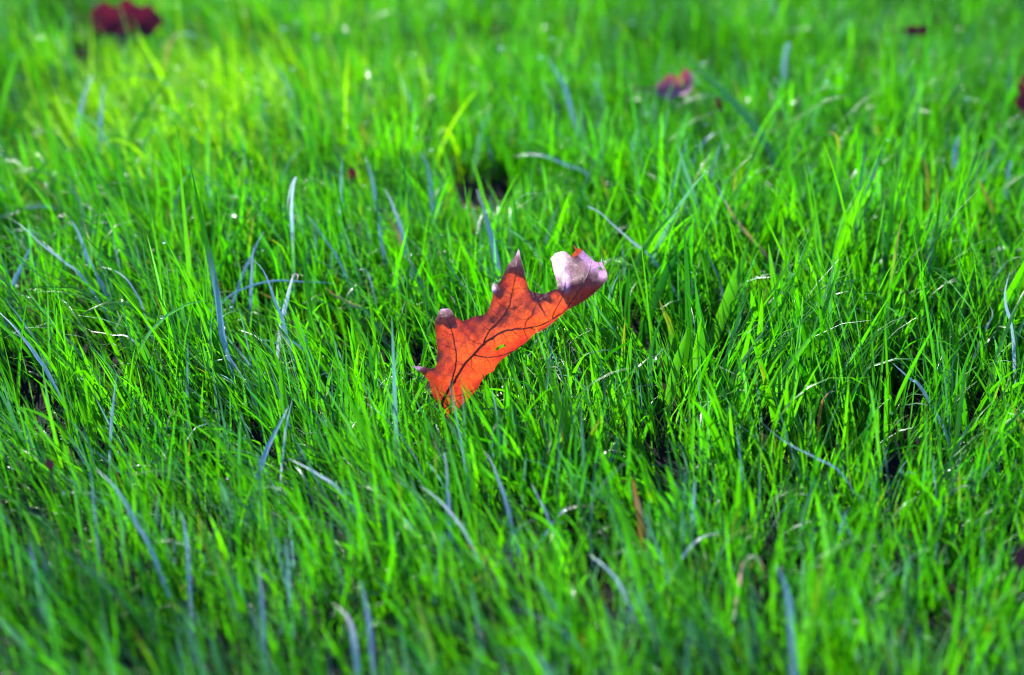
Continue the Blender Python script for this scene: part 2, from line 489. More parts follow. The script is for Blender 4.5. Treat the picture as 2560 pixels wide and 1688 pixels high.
P2, F2 = flat_sheet(OUT, HOLES, 17.0)
lv = leaf_point(P2) - leaf_foot
wr = Waves(90, 10, 8)
p2 = np.array(P2)
lv = lv + FWD[None] * (0.00035 * wr(p2[:, 0], p2[:, 1]))[:, None]
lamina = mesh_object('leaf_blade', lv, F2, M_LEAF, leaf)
set_vec_attr(lamina.data, 'leaf_uv', np.column_stack([p2 * 0.0765, np.zeros(len(p2))]))

lit_tip = np.zeros(len(p2))  # painted light: weight of the pale lilac where curled tips catch sun and sky
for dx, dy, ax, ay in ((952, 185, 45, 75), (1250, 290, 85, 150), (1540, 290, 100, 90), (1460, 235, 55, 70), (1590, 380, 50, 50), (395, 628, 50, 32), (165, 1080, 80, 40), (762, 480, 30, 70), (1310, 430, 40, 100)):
    lit_tip = np.maximum(lit_tip, np.clip(1.7 - 1.3 * np.hypot((p2[:, 0] - dx) / ax, (p2[:, 1] - dy) / ay), 0, 1))
rim_d = np.minimum.reduce([seg_dist(lp, p2) for lp in [OUT]])
low = np.clip((p2[:, 1] - 1050) / 300, 0, 1) * 0.6  # redder towards the foot: shade of the grass put into the leaf colour
rm_ = lamina.data.attributes.new('rim', 'FLOAT', 'POINT'); rm_.data.foreach_set('value', np.clip(np.exp(-rim_d / 26.0) + low, 0, 1).astype(np.float32))
da_ = lamina.data.attributes.new('lit_tip', 'FLOAT', 'POINT'); da_.data.foreach_set('value', lit_tip.astype(np.float32))

# small fold of the tip lobe showing its other, orange face
fold2 = [(1352,254),(1366,222),(1386,198),(1374,178),(1367,155),(1384,176),(1402,187),(1426,187),(1431,201),(1418,219),(1399,236),(1377,250)]
fp, ff = flat_sheet(fold2, [], 12.0)
fd = LEAF_D0 + 0.001 * (float(_dep(np.array([[1.39, .235]]))[0]) - 0.034 * (1500 - 235) - 0.4)
fv = np.array([unproject(*zp(a, b), fd) for a, b in fp]) - leaf_foot
fold = mesh_object('folded_tip', fv, ff, M_LEAF, leaf)
fold['label'] = 'bright orange folded-over tip'
set_vec_attr(fold.data, 'leaf_uv', np.column_stack([np.array(fp) * 0.0765, np.zeros(len(fp))]))


def vein(name, pts, r0, r1, parent=leaf, n=6):
    c = smooth_path(pts, n)
    w = leaf_point(c, lift=0.12) - leaf_foot
    if parent is not leaf:
        pass
    rr = np.linspace(r0, r1, len(w)) * 0.001
    v, f = tube(w, rr, 6)
    return mesh_object(name, v, f, M_VEIN, parent)


midrib = vein('midrib', [(418,1500),(392,1420),(378,1345),(415,1270),(490,1150),(545,1060),(610,990),(690,905),(760,855),(830,815),(905,795),(1000,787),(1070,775),
                         (1140,755),(1210,715),(1265,680),(1310,645),(1370,560),(1420,490),(1460,415),(1487,345),(1507,275)], 0.80, 0.22)
for pts, r0, r1 in [
    ([(690,905),(700,870),(745,790),(800,740),(860,660),(890,590),(905,520),(925,420),(935,340),(940,275)], .48, .18),
    ([(1000,787),(1010,740),(1045,700),(1070,640),(1110,575),(1165,545)], .30, .14),
    ([(1210,715),(1215,685),(1240,630),(1280,560),(1300,480),(1308,400),(1300,300),(1268,232)], .34, .18),
    ([(445,1200),(470,1110),(485,1000),(470,900),(455,820),(425,740),(405,690)], .46, .20),
    ([(620,990),(700,1003),(780,1000),(860,980),(930,950),(985,910)], .42, .25),
    ([(1040,785),(1090,797),(1140,785)], .26, .14), ([(990,790),(1005,830),(1025,868)], .26, .14), ([(905,800),(950,840),(985,862)], .22, .10),
    ([(400,1300),(450,1298),(520,1290),(590,1265),(640,1238)], .30, .16)]:
    vein('side_vein', pts, r0, r1, midrib)
for pts in [[(862,645),(810,600),(790,570),(782,530)], [(805,725),(760,690),(745,660)], [(735,800),(690,770),(660,720)], [(880,640),(940,625),(985,590)],
            [(1462,412),(1520,402),(1560,375)], [(1420,488),(1432,420),(1418,345)], [(462,840),(400,812),(350,770)], [(480,950),(420,922),(370,902)],
            [(910,500),(960,480),(1000,485)], [(930,400),(965,385),(985,390)], [(905,540),(860,500),(830,470)], [(1110,575),(1060,560),(1040,520)],
            [(690,905),(640,900),(570,860)], [(830,815),(860,860),(870,900)], [(760,855),(775,900),(770,940)], [(540,1066),(500,1040),(480,1010)],
            [(1370,560),(1420,580),(1460,572)], [(1050,700),(1000,720),(940,715)], [(600,1000),(600,1080),(650,1130)], [(700,1003),(740,1050),(745,1090)]]:
    vein('small_vein', pts, .20, .09, midrib, 5)
stv, stf = tube(smooth_path([leaf_point([(418,1500)])[0] - leaf_foot, np.array([0.001, -0.002, -0.003]), np.array([0.004, -0.006, -0.012])], 5), np.full(11, 0.0009), 7)
mesh_object('leaf_stalk', stv, stf, M_VEIN, leaf)

# ------------------------------------------------------------------ traced single blades
def ribbon(C, W, Nn, width, fold=0.16):
    """Blade with a keel: three verts across. C centreline, W width dir, Nn normal, width per row (m)."""
    n = len(C)
    hw = (width * 0.5)[:, None]
    L = C - W * hw + Nn * hw * fold * 2
    R = C + W * hw + Nn * hw * fold * 2
    V = np.stack([L, C, R], 1).reshape(-1, 3)
    i = np.arange(n - 1) * 3
    F = np.concatenate([np.stack([i, i + 1, i + 4, i + 3], -1), np.stack([i + 1, i + 2, i + 5, i + 4], -1)])
    return V, F


def paint(me, tint, uv):
    k = np.clip((tint[:, 2] / np.maximum(tint[:, 1], 1e-4) - 0.15) / 0.6, 0, 1)[:, None]
    through = np.minimum(tint * ((1 - k) * np.array([2.5, 2.75, 0.2]) + k * np.array([0.85, 0.95, 1.0])), 0.95)
    warm = (tint[:, 0] > tint[:, 1])[:, None]
    through = np.where(warm, np.minimum(tint * 1.4, 0.9), through)
    a = me.attributes.new('through', 'FLOAT_COLOR', 'POINT')
    a.data.foreach_set('color', np.ascontiguousarray(np.column_stack([through, np.ones(len(tint))]), np.float32).ravel())
    a = me.attributes.new('tint', 'FLOAT_COLOR', 'POINT')
    a.data.foreach_set('color', np.ascontiguousarray(np.column_stack([tint, np.ones(len(tint))]), np.float32).ravel())
    set_vec_attr(me, 'blade_uv', uv)


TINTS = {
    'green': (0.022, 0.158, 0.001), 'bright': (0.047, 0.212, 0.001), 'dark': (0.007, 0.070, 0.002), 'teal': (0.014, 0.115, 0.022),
    'blue': (0.23, 0.41, 0.56), 'pale': (0.48, 0.61, 0.74), 'white': (0.72, 0.74, 0.80), 'lime': (0.125, 0.275, 0.0015), 'sheen': (0.060, 0.190, 0.120), 'silver': (0.14, 0.30, 0.28), 'straw': (0.38, 0.22, 0.05), 'tan': (0.52, 0.32, 0.26),  # blue, pale, white, sheen, silver: sky sheen painted into the blade colour
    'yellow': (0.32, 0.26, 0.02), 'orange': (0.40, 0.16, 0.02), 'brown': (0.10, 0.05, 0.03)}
MASK_W, MASK_H = 640, 422
mask_d = np.zeros((MASK_H, MASK_W))          # axial distance of traced things, so loose blades do not grow through the sight of them


def stamp(px, py, d, rad):
    x0, x1 = int((px - rad) / 4), int((px + rad) / 4); y0, y1 = int((py - rad) / 4), int((py + rad) / 4)
    x0, x1, y0, y1 = max(0, x0), min(MASK_W - 1, x1), max(0, y0), min(MASK_H - 1, y1)
    if x0 <= x1 and y0 <= y1:
        mask_d[y0:y1 + 1, x0:x1 + 1] = np.maximum(mask_d[y0:y1 + 1, x0:x1 + 1], d)


for (x, y) in P2:
    px_, py_ = zp(x, y)
    if py_ < 912 + 18 * math.sin(px_ * 0.13):
        stamp(px_, py_, LEAF_D0 + 0.03, 7)


def single_blade(label, pts, wpx, tints, back=20, foot=75, up=0.5, twist=0.0, tipw=0.05, group='single blades that stand out of the lawn', name='grass_blade', arch=0.0):
    """pts: photo pixels from the tip down to where the blade sinks into the turf. back: mm the tip stands farther than the foot;
    arch: mm the middle bows towards the viewer; up: 0 faces the viewer, 1 faces the sky."""
    foot = foot + 1.9 * max(back, 0) + (30 if up >= .6 else 0)
    slope = max(-0.9, min(0.9, (pts[-1][0] - pts[-2][0]) / max(8.0, pts[-1][1] - pts[-2][1])))
    fx = pts[-1][0] + slope * foot * 0.7
    fy = pts[-1][1] + foot
    g, gd = ground_at(fx, fy, 0.0)
    P = smooth_path(list(pts) + [(fx, fy)], 7)
    seg = np.concatenate([[0], np.cumsum(np.hypot(*np.diff(P, axis=0).T))]); s = seg / seg[-1]      # 0 tip .. 1 foot
    t = 1 - s
    d = gd + 0.001 * (back * t ** 1.3 - arch * np.sin(np.pi * t))
    C = np.array([unproject(p[0], p[1], dd) for p, dd in zip(P, d)])
    gz = float(ground_z(g[0], g[1]))
    C[:, 2] += (gz - 0.002) * s ** 4
    T = np.gradient(C, axis=0); T /= np.linalg.norm(T, axis=1)[:, None]
    Nw = -FWD * (1 - up) + np.array([0, -0.1, 1.0]) * up
    Nn = Nw[None] - (T @ Nw)[:, None] * T
    Nn /= np.maximum(np.linalg.norm(Nn, axis=1)[:, None], 1e-6)
    W = np.cross(T, Nn)
    an = twist * (t - 0.5)
    W, Nn = W * np.cos(an)[:, None] + Nn * np.sin(an)[:, None], Nn * np.cos(an)[:, None] - W * np.sin(an)[:, None]
    prof = np.clip(np.power(np.clip(s, 0, 1) * 2.6, 0.75), tipw, 1.0) * (1 - 0.35 * np.clip(s - 0.7, 0, 1) / 0.3)
    width = wpx * (0.68 if up >= .6 else 1.0) * KPX * gd * prof
    V, F = ribbon(C - g, W, Nn, width)
    o = mesh_object(name, V, F.tolist(), M_GRASS)
    o.location = g.tolist()
    cols = np.array([TINTS[c] for c in tints]); k = np.linspace(0, 1, len(cols))
    tint = np.stack([np.interp(s, k, cols[:, i]) for i in range(3)], -1).repeat(3, 0)
    uv = np.column_stack([np.tile([0.0, 0.5, 1.0], len(s)), t.repeat(3), np.full(3 * len(s), 1.0 if up >= .4 else 0.6)])
    paint(o.data, tint, uv)
    for p, dd in zip(P, d):
        if p[1] < pts[-1][1]:
            stamp(p[0], p[1], dd - 0.004, max(5, wpx * 0.5))
    tag(o, label, 'grass blade', group)
    return o


SB = single_blade
#  ---- in focus, behind and left of the leaf
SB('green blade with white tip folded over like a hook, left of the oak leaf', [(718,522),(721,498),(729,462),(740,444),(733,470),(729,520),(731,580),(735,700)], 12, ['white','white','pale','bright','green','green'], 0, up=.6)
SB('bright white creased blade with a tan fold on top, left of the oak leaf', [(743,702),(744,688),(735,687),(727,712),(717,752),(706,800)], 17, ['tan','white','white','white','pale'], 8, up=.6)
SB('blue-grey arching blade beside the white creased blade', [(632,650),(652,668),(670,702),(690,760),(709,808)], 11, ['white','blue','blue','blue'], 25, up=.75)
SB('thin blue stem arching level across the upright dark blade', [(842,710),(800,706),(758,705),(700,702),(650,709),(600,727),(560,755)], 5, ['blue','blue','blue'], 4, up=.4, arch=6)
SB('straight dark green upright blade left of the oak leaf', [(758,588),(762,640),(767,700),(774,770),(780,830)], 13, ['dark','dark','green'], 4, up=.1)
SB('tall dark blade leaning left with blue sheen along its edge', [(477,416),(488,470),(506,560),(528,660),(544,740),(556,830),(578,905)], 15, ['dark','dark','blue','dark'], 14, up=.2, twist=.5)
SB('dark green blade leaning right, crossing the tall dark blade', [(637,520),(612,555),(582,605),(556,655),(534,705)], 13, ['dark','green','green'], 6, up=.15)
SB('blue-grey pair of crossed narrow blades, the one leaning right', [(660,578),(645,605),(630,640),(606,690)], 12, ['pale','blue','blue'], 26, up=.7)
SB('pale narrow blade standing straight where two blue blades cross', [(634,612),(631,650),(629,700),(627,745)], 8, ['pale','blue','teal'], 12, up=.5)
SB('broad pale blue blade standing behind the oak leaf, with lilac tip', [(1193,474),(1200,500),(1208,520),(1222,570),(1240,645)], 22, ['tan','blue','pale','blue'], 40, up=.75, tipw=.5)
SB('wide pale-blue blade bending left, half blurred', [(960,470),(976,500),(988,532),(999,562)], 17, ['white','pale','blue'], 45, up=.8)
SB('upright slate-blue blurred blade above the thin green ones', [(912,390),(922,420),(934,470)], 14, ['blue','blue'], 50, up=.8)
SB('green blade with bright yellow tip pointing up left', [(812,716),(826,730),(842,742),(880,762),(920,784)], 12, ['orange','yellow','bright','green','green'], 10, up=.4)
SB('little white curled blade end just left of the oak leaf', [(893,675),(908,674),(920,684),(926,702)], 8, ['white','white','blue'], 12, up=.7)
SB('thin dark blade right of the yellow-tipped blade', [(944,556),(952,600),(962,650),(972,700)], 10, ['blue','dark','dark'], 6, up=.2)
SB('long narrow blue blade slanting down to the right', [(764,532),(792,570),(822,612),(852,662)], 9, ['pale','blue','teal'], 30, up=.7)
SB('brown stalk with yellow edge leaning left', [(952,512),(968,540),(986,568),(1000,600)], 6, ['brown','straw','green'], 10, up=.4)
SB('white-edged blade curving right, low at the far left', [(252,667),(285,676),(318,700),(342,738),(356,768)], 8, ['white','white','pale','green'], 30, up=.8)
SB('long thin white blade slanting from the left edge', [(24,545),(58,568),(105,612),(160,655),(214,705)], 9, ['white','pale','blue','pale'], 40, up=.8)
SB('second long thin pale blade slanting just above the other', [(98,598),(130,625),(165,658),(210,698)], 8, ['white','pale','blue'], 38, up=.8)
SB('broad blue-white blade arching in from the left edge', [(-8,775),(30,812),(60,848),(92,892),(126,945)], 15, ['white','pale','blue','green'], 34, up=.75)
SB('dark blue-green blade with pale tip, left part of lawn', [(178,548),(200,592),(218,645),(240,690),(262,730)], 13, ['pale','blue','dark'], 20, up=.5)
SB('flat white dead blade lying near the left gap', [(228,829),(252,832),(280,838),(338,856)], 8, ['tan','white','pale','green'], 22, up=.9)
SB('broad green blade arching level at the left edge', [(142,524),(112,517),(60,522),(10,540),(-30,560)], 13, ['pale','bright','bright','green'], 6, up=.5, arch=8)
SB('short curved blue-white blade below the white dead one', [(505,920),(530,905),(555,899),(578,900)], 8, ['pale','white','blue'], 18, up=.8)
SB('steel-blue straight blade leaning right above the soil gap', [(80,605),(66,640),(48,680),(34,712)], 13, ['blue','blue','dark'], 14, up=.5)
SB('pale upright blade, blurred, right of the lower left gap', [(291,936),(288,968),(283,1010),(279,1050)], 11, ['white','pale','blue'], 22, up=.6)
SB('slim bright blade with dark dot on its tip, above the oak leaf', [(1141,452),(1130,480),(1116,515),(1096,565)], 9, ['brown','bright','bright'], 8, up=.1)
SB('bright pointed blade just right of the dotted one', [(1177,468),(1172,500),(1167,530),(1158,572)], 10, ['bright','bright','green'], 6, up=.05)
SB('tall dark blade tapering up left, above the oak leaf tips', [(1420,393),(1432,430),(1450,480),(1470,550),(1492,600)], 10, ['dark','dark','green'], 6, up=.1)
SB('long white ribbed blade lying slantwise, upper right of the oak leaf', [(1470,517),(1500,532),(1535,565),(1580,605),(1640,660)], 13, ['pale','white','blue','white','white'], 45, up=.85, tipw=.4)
#  ---- right of the leaf
SB('brown-streaked stalk slanting through the green blades', [(1790,457),(1806,492),(1838,548),(1878,596),(1916,640),(1945,680)], 9, ['blue','straw','straw','brown','brown','dark'], 12, up=.4)
SB('tall bright blade with a curled tip bent left', [(2070,328),(2084,333),(2094,350),(2097,385),(2092,450),(2078,540),(2066,620)], 16, ['yellow','bright','teal','bright','bright','green'], 4, up=.15)
SB('tall straight dark blade standing right of the curled one', [(2238,390),(2236,440),(2231,500),(2220,600),(2206,720)], 13, ['bright','dark','dark','dark'], 6, up=.08)
SB('mustard-yellow thin blade, upright, right part of the lawn', [(2306,392),(2315,420),(2320,455),(2318,530)], 7, ['straw','yellow','yellow','green'], 6, up=.2)
SB('dark blade with yellowish end leaning left near the right edge', [(2444,444),(2462,482),(2484,530),(2512,590),(2540,640)], 13, ['straw','dark','dark','dark'], 10, up=.15)
SB('bright broad blade slanting beside the yellowish-ended one', [(2478,497),(2496,514),(2520,548),(2545,590)], 14, ['bright','bright','green'], 12, up=.3)
SB('thin dark blade leaning right beside the brown-streaked stalk', [(1918,424),(1904,480),(1884,550),(1864,612)], 8, ['dark','dark','green'], 4, up=.1)
SB('broadest bright green blade, slanting right, right of the oak leaf', [(1874,598),(1860,640),(1838,700),(1812,770),(1786,835)], 30, ['dark','bright','bright','bright'], 6, up=.08)
SB('broad dark green blade crossing to upper right, next to the oak leaf', [(1736,592),(1704,630),(1672,670),(1646,730),(1628,775),(1612,830)], 21, ['dark','dark','dark','dark'], 6, up=.1)
SB('short broad bright blade standing low, right of the oak leaf', [(1718,822),(1708,858),(1694,900),(1678,965)], 23, ['bright','bright','bright'], 4, up=.05)
SB('bright green blade leaning left behind the short broad one', [(1648,750),(1662,785),(1676,815),(1684,860)], 17, ['yellow','bright','bright'], 6, up=.1)
SB('curved teal stem rising from the turf below the broad dark blade', [(1666,745),(1652,800),(1634,850),(1626,910),(1630,990)], 8, ['teal','teal','teal'], 8, up=.3)
SB('pale blue narrow folded blade between two bright broad blades', [(1762,625),(1780,660),(1796,695),(1808,745)], 11, ['blue','teal','white','blue'], 24, up=.6)
SB('blue-white crooked stem at the right edge', [(2524,680),(2513,730),(2516,770),(2530,815),(2536,890)], 9, ['white','pale','pale','blue'], 12, up=.5)
SB('little white sickle-shaped blade end beside the crooked stem', [(2474,764),(2481,782),(2478,800),(2470,812)], 9, ['white','white','pale'], 8, up=.6)
SB('dry orange stalk end bent right above a dark gap', [(2090,980),(2076,979),(2064,992),(2054,1010),(2046,1060)], 8, ['tan','orange','orange','green'], 6, up=.3)
SB('long thin pale stem slanting low through the grass, right of centre', [(1890,1042),(1930,1080),(1980,1115),(2040,1145),(2110,1190)], 8, ['green','pale','pale','teal','blue'], 30, up=.7)
SB('blue broad blade bending, far right above the soil gap', [(2228,905),(2250,925),(2278,950),(2304,972)], 15, ['pale','blue','blue'], 22, up=.7)
#  ---- blurred foreground
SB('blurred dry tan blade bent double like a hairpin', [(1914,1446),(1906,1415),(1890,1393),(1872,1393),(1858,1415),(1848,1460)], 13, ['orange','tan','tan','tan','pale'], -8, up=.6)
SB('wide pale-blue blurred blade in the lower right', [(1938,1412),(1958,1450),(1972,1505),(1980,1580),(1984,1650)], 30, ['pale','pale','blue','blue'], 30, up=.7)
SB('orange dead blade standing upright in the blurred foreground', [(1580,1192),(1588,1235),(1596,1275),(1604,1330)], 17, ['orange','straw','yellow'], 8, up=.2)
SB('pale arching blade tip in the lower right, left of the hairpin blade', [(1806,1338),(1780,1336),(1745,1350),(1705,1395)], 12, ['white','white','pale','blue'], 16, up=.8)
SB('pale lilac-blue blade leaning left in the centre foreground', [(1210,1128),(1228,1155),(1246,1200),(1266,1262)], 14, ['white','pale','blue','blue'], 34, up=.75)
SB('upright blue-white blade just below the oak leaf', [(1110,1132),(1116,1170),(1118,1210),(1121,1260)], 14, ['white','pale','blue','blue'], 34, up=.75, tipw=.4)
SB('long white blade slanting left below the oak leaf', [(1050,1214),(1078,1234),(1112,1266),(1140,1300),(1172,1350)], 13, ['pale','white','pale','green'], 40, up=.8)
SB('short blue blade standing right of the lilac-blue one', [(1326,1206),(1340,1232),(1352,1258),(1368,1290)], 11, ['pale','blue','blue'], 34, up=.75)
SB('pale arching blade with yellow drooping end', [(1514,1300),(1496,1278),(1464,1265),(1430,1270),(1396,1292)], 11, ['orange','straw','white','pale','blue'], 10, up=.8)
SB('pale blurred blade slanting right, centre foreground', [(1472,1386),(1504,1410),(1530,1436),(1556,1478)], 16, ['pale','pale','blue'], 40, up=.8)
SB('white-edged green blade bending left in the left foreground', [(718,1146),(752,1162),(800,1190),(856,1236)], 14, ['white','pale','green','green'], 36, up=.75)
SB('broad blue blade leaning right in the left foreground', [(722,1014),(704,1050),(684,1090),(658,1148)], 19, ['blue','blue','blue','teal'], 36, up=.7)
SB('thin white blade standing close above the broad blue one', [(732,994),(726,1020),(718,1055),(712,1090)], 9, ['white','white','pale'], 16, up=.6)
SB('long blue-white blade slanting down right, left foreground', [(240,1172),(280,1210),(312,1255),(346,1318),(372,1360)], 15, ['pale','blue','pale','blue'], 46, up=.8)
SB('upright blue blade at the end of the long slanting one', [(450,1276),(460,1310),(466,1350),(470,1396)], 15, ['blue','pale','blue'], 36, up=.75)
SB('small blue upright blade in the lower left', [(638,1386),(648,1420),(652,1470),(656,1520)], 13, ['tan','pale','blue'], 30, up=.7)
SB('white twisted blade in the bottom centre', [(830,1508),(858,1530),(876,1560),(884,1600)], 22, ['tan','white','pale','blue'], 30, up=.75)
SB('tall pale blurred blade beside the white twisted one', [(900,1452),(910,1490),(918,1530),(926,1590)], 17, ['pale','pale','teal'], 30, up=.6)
#  ---- blurred far grass
SB('bright blade pointing up right at the far left edge', [(57,108),(44,140),(30,180),(12,240),(2,290)], 14, ['bright','bright','green'], 6, up=.1)
SB('dark green blade leaning right at the far left edge', [(82,215),(62,260),(40,310),(8,390)], 9, ['dark','dark','dark'], 6, up=.1)
SB('dark blade slanting right below the far left pair', [(146,384),(116,410),(82,446),(46,494)], 10, ['green','dark','dark'], 10, up=.15)
SB('long teal blurred blade leaning right in the sunny patch', [(430,164),(406,215),(378,255),(350,300),(326,350)], 11, ['teal','teal','teal'], 12, up=.3)
SB('yellow blurred blade arching right below the maroon leaf', [(492,96),(474,85),(446,88),(426,108),(416,145)], 11, ['pale','yellow','yellow','green'], 4, up=.4)
SB('white-tipped blue blurred blade in the sunny patch', [(260,214),(256,240),(254,270),(252,300)], 12, ['white','pale','blue'], 30, up=.8, tipw=.5)
SB('short blurred blade with glaring white tip in the sunny patch', [(230,190),(224,206),(216,224),(210,242)], 13, ['white','white','blue'], 20, up=.9, tipw=.7)
SB('long light-green blurred blade slanting right past the pink leaf', [(1712,128),(1745,168),(1790,212),(1840,262),(1890,325),(1935,400)], 22, ['bright','green','teal','teal','green'], 40, up=.45)
SB('small blurred blue-white upright blade, upper right', [(1972,108),(1967,122),(1964,138),(1961,158)], 20, ['white','white','pale'], 20, up=.9, tipw=.7)
SB('blue blurred arching blade above the dark hollow', [(1048,382),(1062,400),(1072,430),(1077,470)], 13, ['pale','blue','blue'], 30, up=.75)
SB('long green-blue blade arching right of the dark hollow', [(1290,392),(1320,386),(1365,392),(1420,415),(1470,440)], 13, ['teal','pale','pale','green','green'], 6, up=.7, arch=10)
SB('blurred teal blade bending right, upper centre', [(1365,140),(1385,170),(1405,205),(1418,240)], 16, ['pale','pale','teal'], 40, up=.7)
SB('deep blue blurred blade end near the right edge', [(2392,342),(2390,355),(2388,368),(2387,384)], 20, ['blue','pale','blue'], 30, up=.9, tipw=.8)
SB('second blue blurred blade end, lower and nearer the right edge', [(2526,402),(2524,414),(2522,424),(2520,438)], 13, ['blue','pale','blue'], 26, up=.9, tipw=.8)
SB('lilac blurred arching blade above the brown-streaked stalk', [(1812,338),(1790,334),(1768,346),(1750,372)], 11, ['white','pale','tan'], 10, up=.8)


# ------------------------------------------------------------------ other fallen leaves (blurred, far and at the edges)
def lobed_outline(L, Wd, lobes, seed, depth=0.5):
    r = random.Random(seed); right, left = [], []
    n = lobes * 4 + 2
    for i in range(n + 1):
        t = i / n
        env = math.sin(math.pi * min(1, t * 0.94 + 0.05)) ** 0.7
        w = Wd * env * (1 - depth * (0.5 + 0.5 * math.cos(2 * math.pi * lobes * t)) * (1 if 0.08 < t < 0.95 else 0))
        right.append((w * r.uniform(.85, 1.1), t * L)); left.append((-w * r.uniform(.85, 1.1), t * L + r.uniform(-.02, .02) * L))
    return right + left[::-1]


def fallen_leaf(label, px, py, z, L, Wd, mat, rot, curl, lobes=3, seed=1, clear=(-.8, -.4, 0, .4, .8), notch=0.5):
    """A leaf whose middle is seen at (px, py), z metres above the soil. rot: euler; curl: (along, across) 1/m."""
    c, dd = ground_at(px, py, z)
    root = bpy.data.objects.new('fallen_leaf', None); root.empty_display_size = 0.01
    root.location = c.tolist(); root.rotation_euler = rot; COL.objects.link(root)
    o2 = lobed_outline(L * 1000, Wd * 500, lobes, seed, notch)
    P, F = flat_sheet(o2, [], max(1.2, L * 1000 / 26))
    P = np.array(P) * 0.001; P[:, 1] -= L / 2
    def bend(Q):
        x, y = Q[:, 0], Q[:, 1]
        zz = curl[0] * y * y + curl[1] * x * x + 0.0012 * np.sin(y * 260 + seed) * np.cos(x * 310)
        return np.column_stack([x, y, zz])
    b = mesh_object('leaf_blade', bend(P), F, mat, root)
    set_vec_attr(b.data, 'leaf_uv', np.column_stack([P * 1000, np.zeros(len(P))]))
    mid = np.column_stack([np.zeros(12), np.linspace(-L / 2 - 0.012, L / 2 * 0.95, 12)])
    v, f = tube(bend(mid), np.linspace(0.0009, 0.0003, 12), 5)
    mesh_object('midrib', v, f, M_VEIN, root)
    ex = max(14, L * 0.36 / (KPX * dd))
    for d_ in clear:
        stamp(px + d_ * ex, py, dd - 0.01, ex * (0.45 if len(clear) > 2 else 0.28))
    tag(root, label, 'leaf')
    return root


R_ = math.radians
fallen_leaf('dark maroon fallen leaf half hidden in blurred grass, upper left corner', 318, 54, 0.033, 0.062, 0.044, M_MAROON, (R_(-5), R_(66), R_(-90)), (8, 22), 3, 14, (-.5, .95), .4)
fallen_leaf('small curled pink and orange fallen leaf in blurred grass, upper right', 1702, 218, 0.044, 0.036, 0.028, M_PINK, (R_(38), R_(48), R_(-90)), (26, 36), 2, 23, (-.6, 0, .6), .4)
fallen_leaf('tiny rust-brown leaf scrap right of the pink and orange leaf', 1796, 262, 0.040, 0.014, 0.008, M_MAROON, (R_(70), 0, R_(15)), (10, 20), 1, 4)
fallen_leaf('dark purple-red leaf cut off by the right edge of the picture', 2562, 232, 0.050, 0.034, 0.026, M_MAROON, (R_(70), R_(10), R_(25)), (8, 16), 2, 5)
fallen_leaf('rust-red leaf scrap deep in the blurred far grass, top right', 2294, 76, 0.050, 0.022, 0.012, M_MAROON, (0, R_(72), R_(-90)), (10, 20), 2, 6)
fallen_leaf('small dark red leaf scrap left of the centre, behind the sharp blades', 879, 434, 0.040, 0.010, 0.007, M_MAROON, (R_(75), 0, R_(10)), (10, 20), 1, 7)
fallen_leaf('tiny crimson leaf scrap in the lower left grass', 122, 1160, 0.045, 0.007, 0.005, M_MAROON, (R_(70), 0, R_(30)), (10, 20), 1, 8)
fallen_leaf('purple leaf scrap at the lower right edge of the picture', 2554, 1394, 0.045, 0.014, 0.008, M_MAROON, (R_(65), 0, R_(-20)), (10, 20), 1, 9)

# ------------------------------------------------------------------ the lawn
for hx, hy, hr in ((1172, 438, 30), (1205, 450, 34), (1245, 446, 26), (75, 950, 26), (100, 985, 26), (2235, 955, 16), (2285, 990, 14), (2440, 1000, 22),
                   (1040, 865, 14), (1585, 800, 12), (640, 1085, 14), (1655, 1120, 18), (1905, 1035, 20), (470, 1470, 16), (205, 115, 18)):
    stamp(hx, hy, ground_at(hx, hy)[1] - 0.01, hr)
GAPS = [(1215, 470, 75, .93), (1180, 440, 40, .9), (75, 960, 60, .6), (110, 1030, 55, .6), (2260, 975, 100, .6), (2440, 1000, 80, .55), (1900, 1060, 70, .7),
        (1040, 900, 45, .6), (1585, 820, 40, .6), (1410, 900, 40, .6), (620, 1120, 50, .6), (1650, 1130, 70, .6), (480, 1290, 60, .6), (90, 1440, 60, .5),
        (215, 120, 40, .7), (70, 165, 45, .6), (560, 1350, 50, .6), (840, 1320, 50, .6), (2480, 1130, 70, .5)]
gaps_xy = []
for gx_, gy_, gr, ga in GAPS:
    c, d_ = ground_at(gx_, gy_ + 40)
    gaps_xy.append((c[0], c[1], gr * KPX * d_, gr * KPX * d_ / math.sin(PITCH) * 0.75, ga))

clump = Waves(0.09, 10, 21); clump2 = Waves(0.03, 10, 22); tallw = Waves(0.22, 9, 23); leanw = Waves(0.18, 9, 24); huew = Waves(0.16, 9, 25)


def scatter(n, xy):
    """Random points thinned by the gaps."""
    x, y = xy
    keep = rng.uniform(size=n) < np.clip(0.75 + 0.22 * clump(x, y) + 0.12 * clump2(x, y), 0.12, 1)
    for cx, cy, rx, ry, a in gaps_xy:
        r = ((x - cx) / rx) ** 2 + ((y - cy) / ry) ** 2
        keep &= rng.uniform(size=n) > a * np.exp(-r ** 1.5)
    return x[keep], y[keep]


def wedge(n, ymin, ymax, margin):
    """Uniform over the ground the camera looks at, plus a margin to each side (m)."""
    half = lambda y: 18.0 / FOCAL * np.hypot(y, CAM[2]) + margin
    hm = half(ymax)
    y = rng.uniform(ymin, ymax, n); x = rng.uniform(-hm, hm, n)
    k = np.abs(x) < half(y)
    return x[k], y[k]


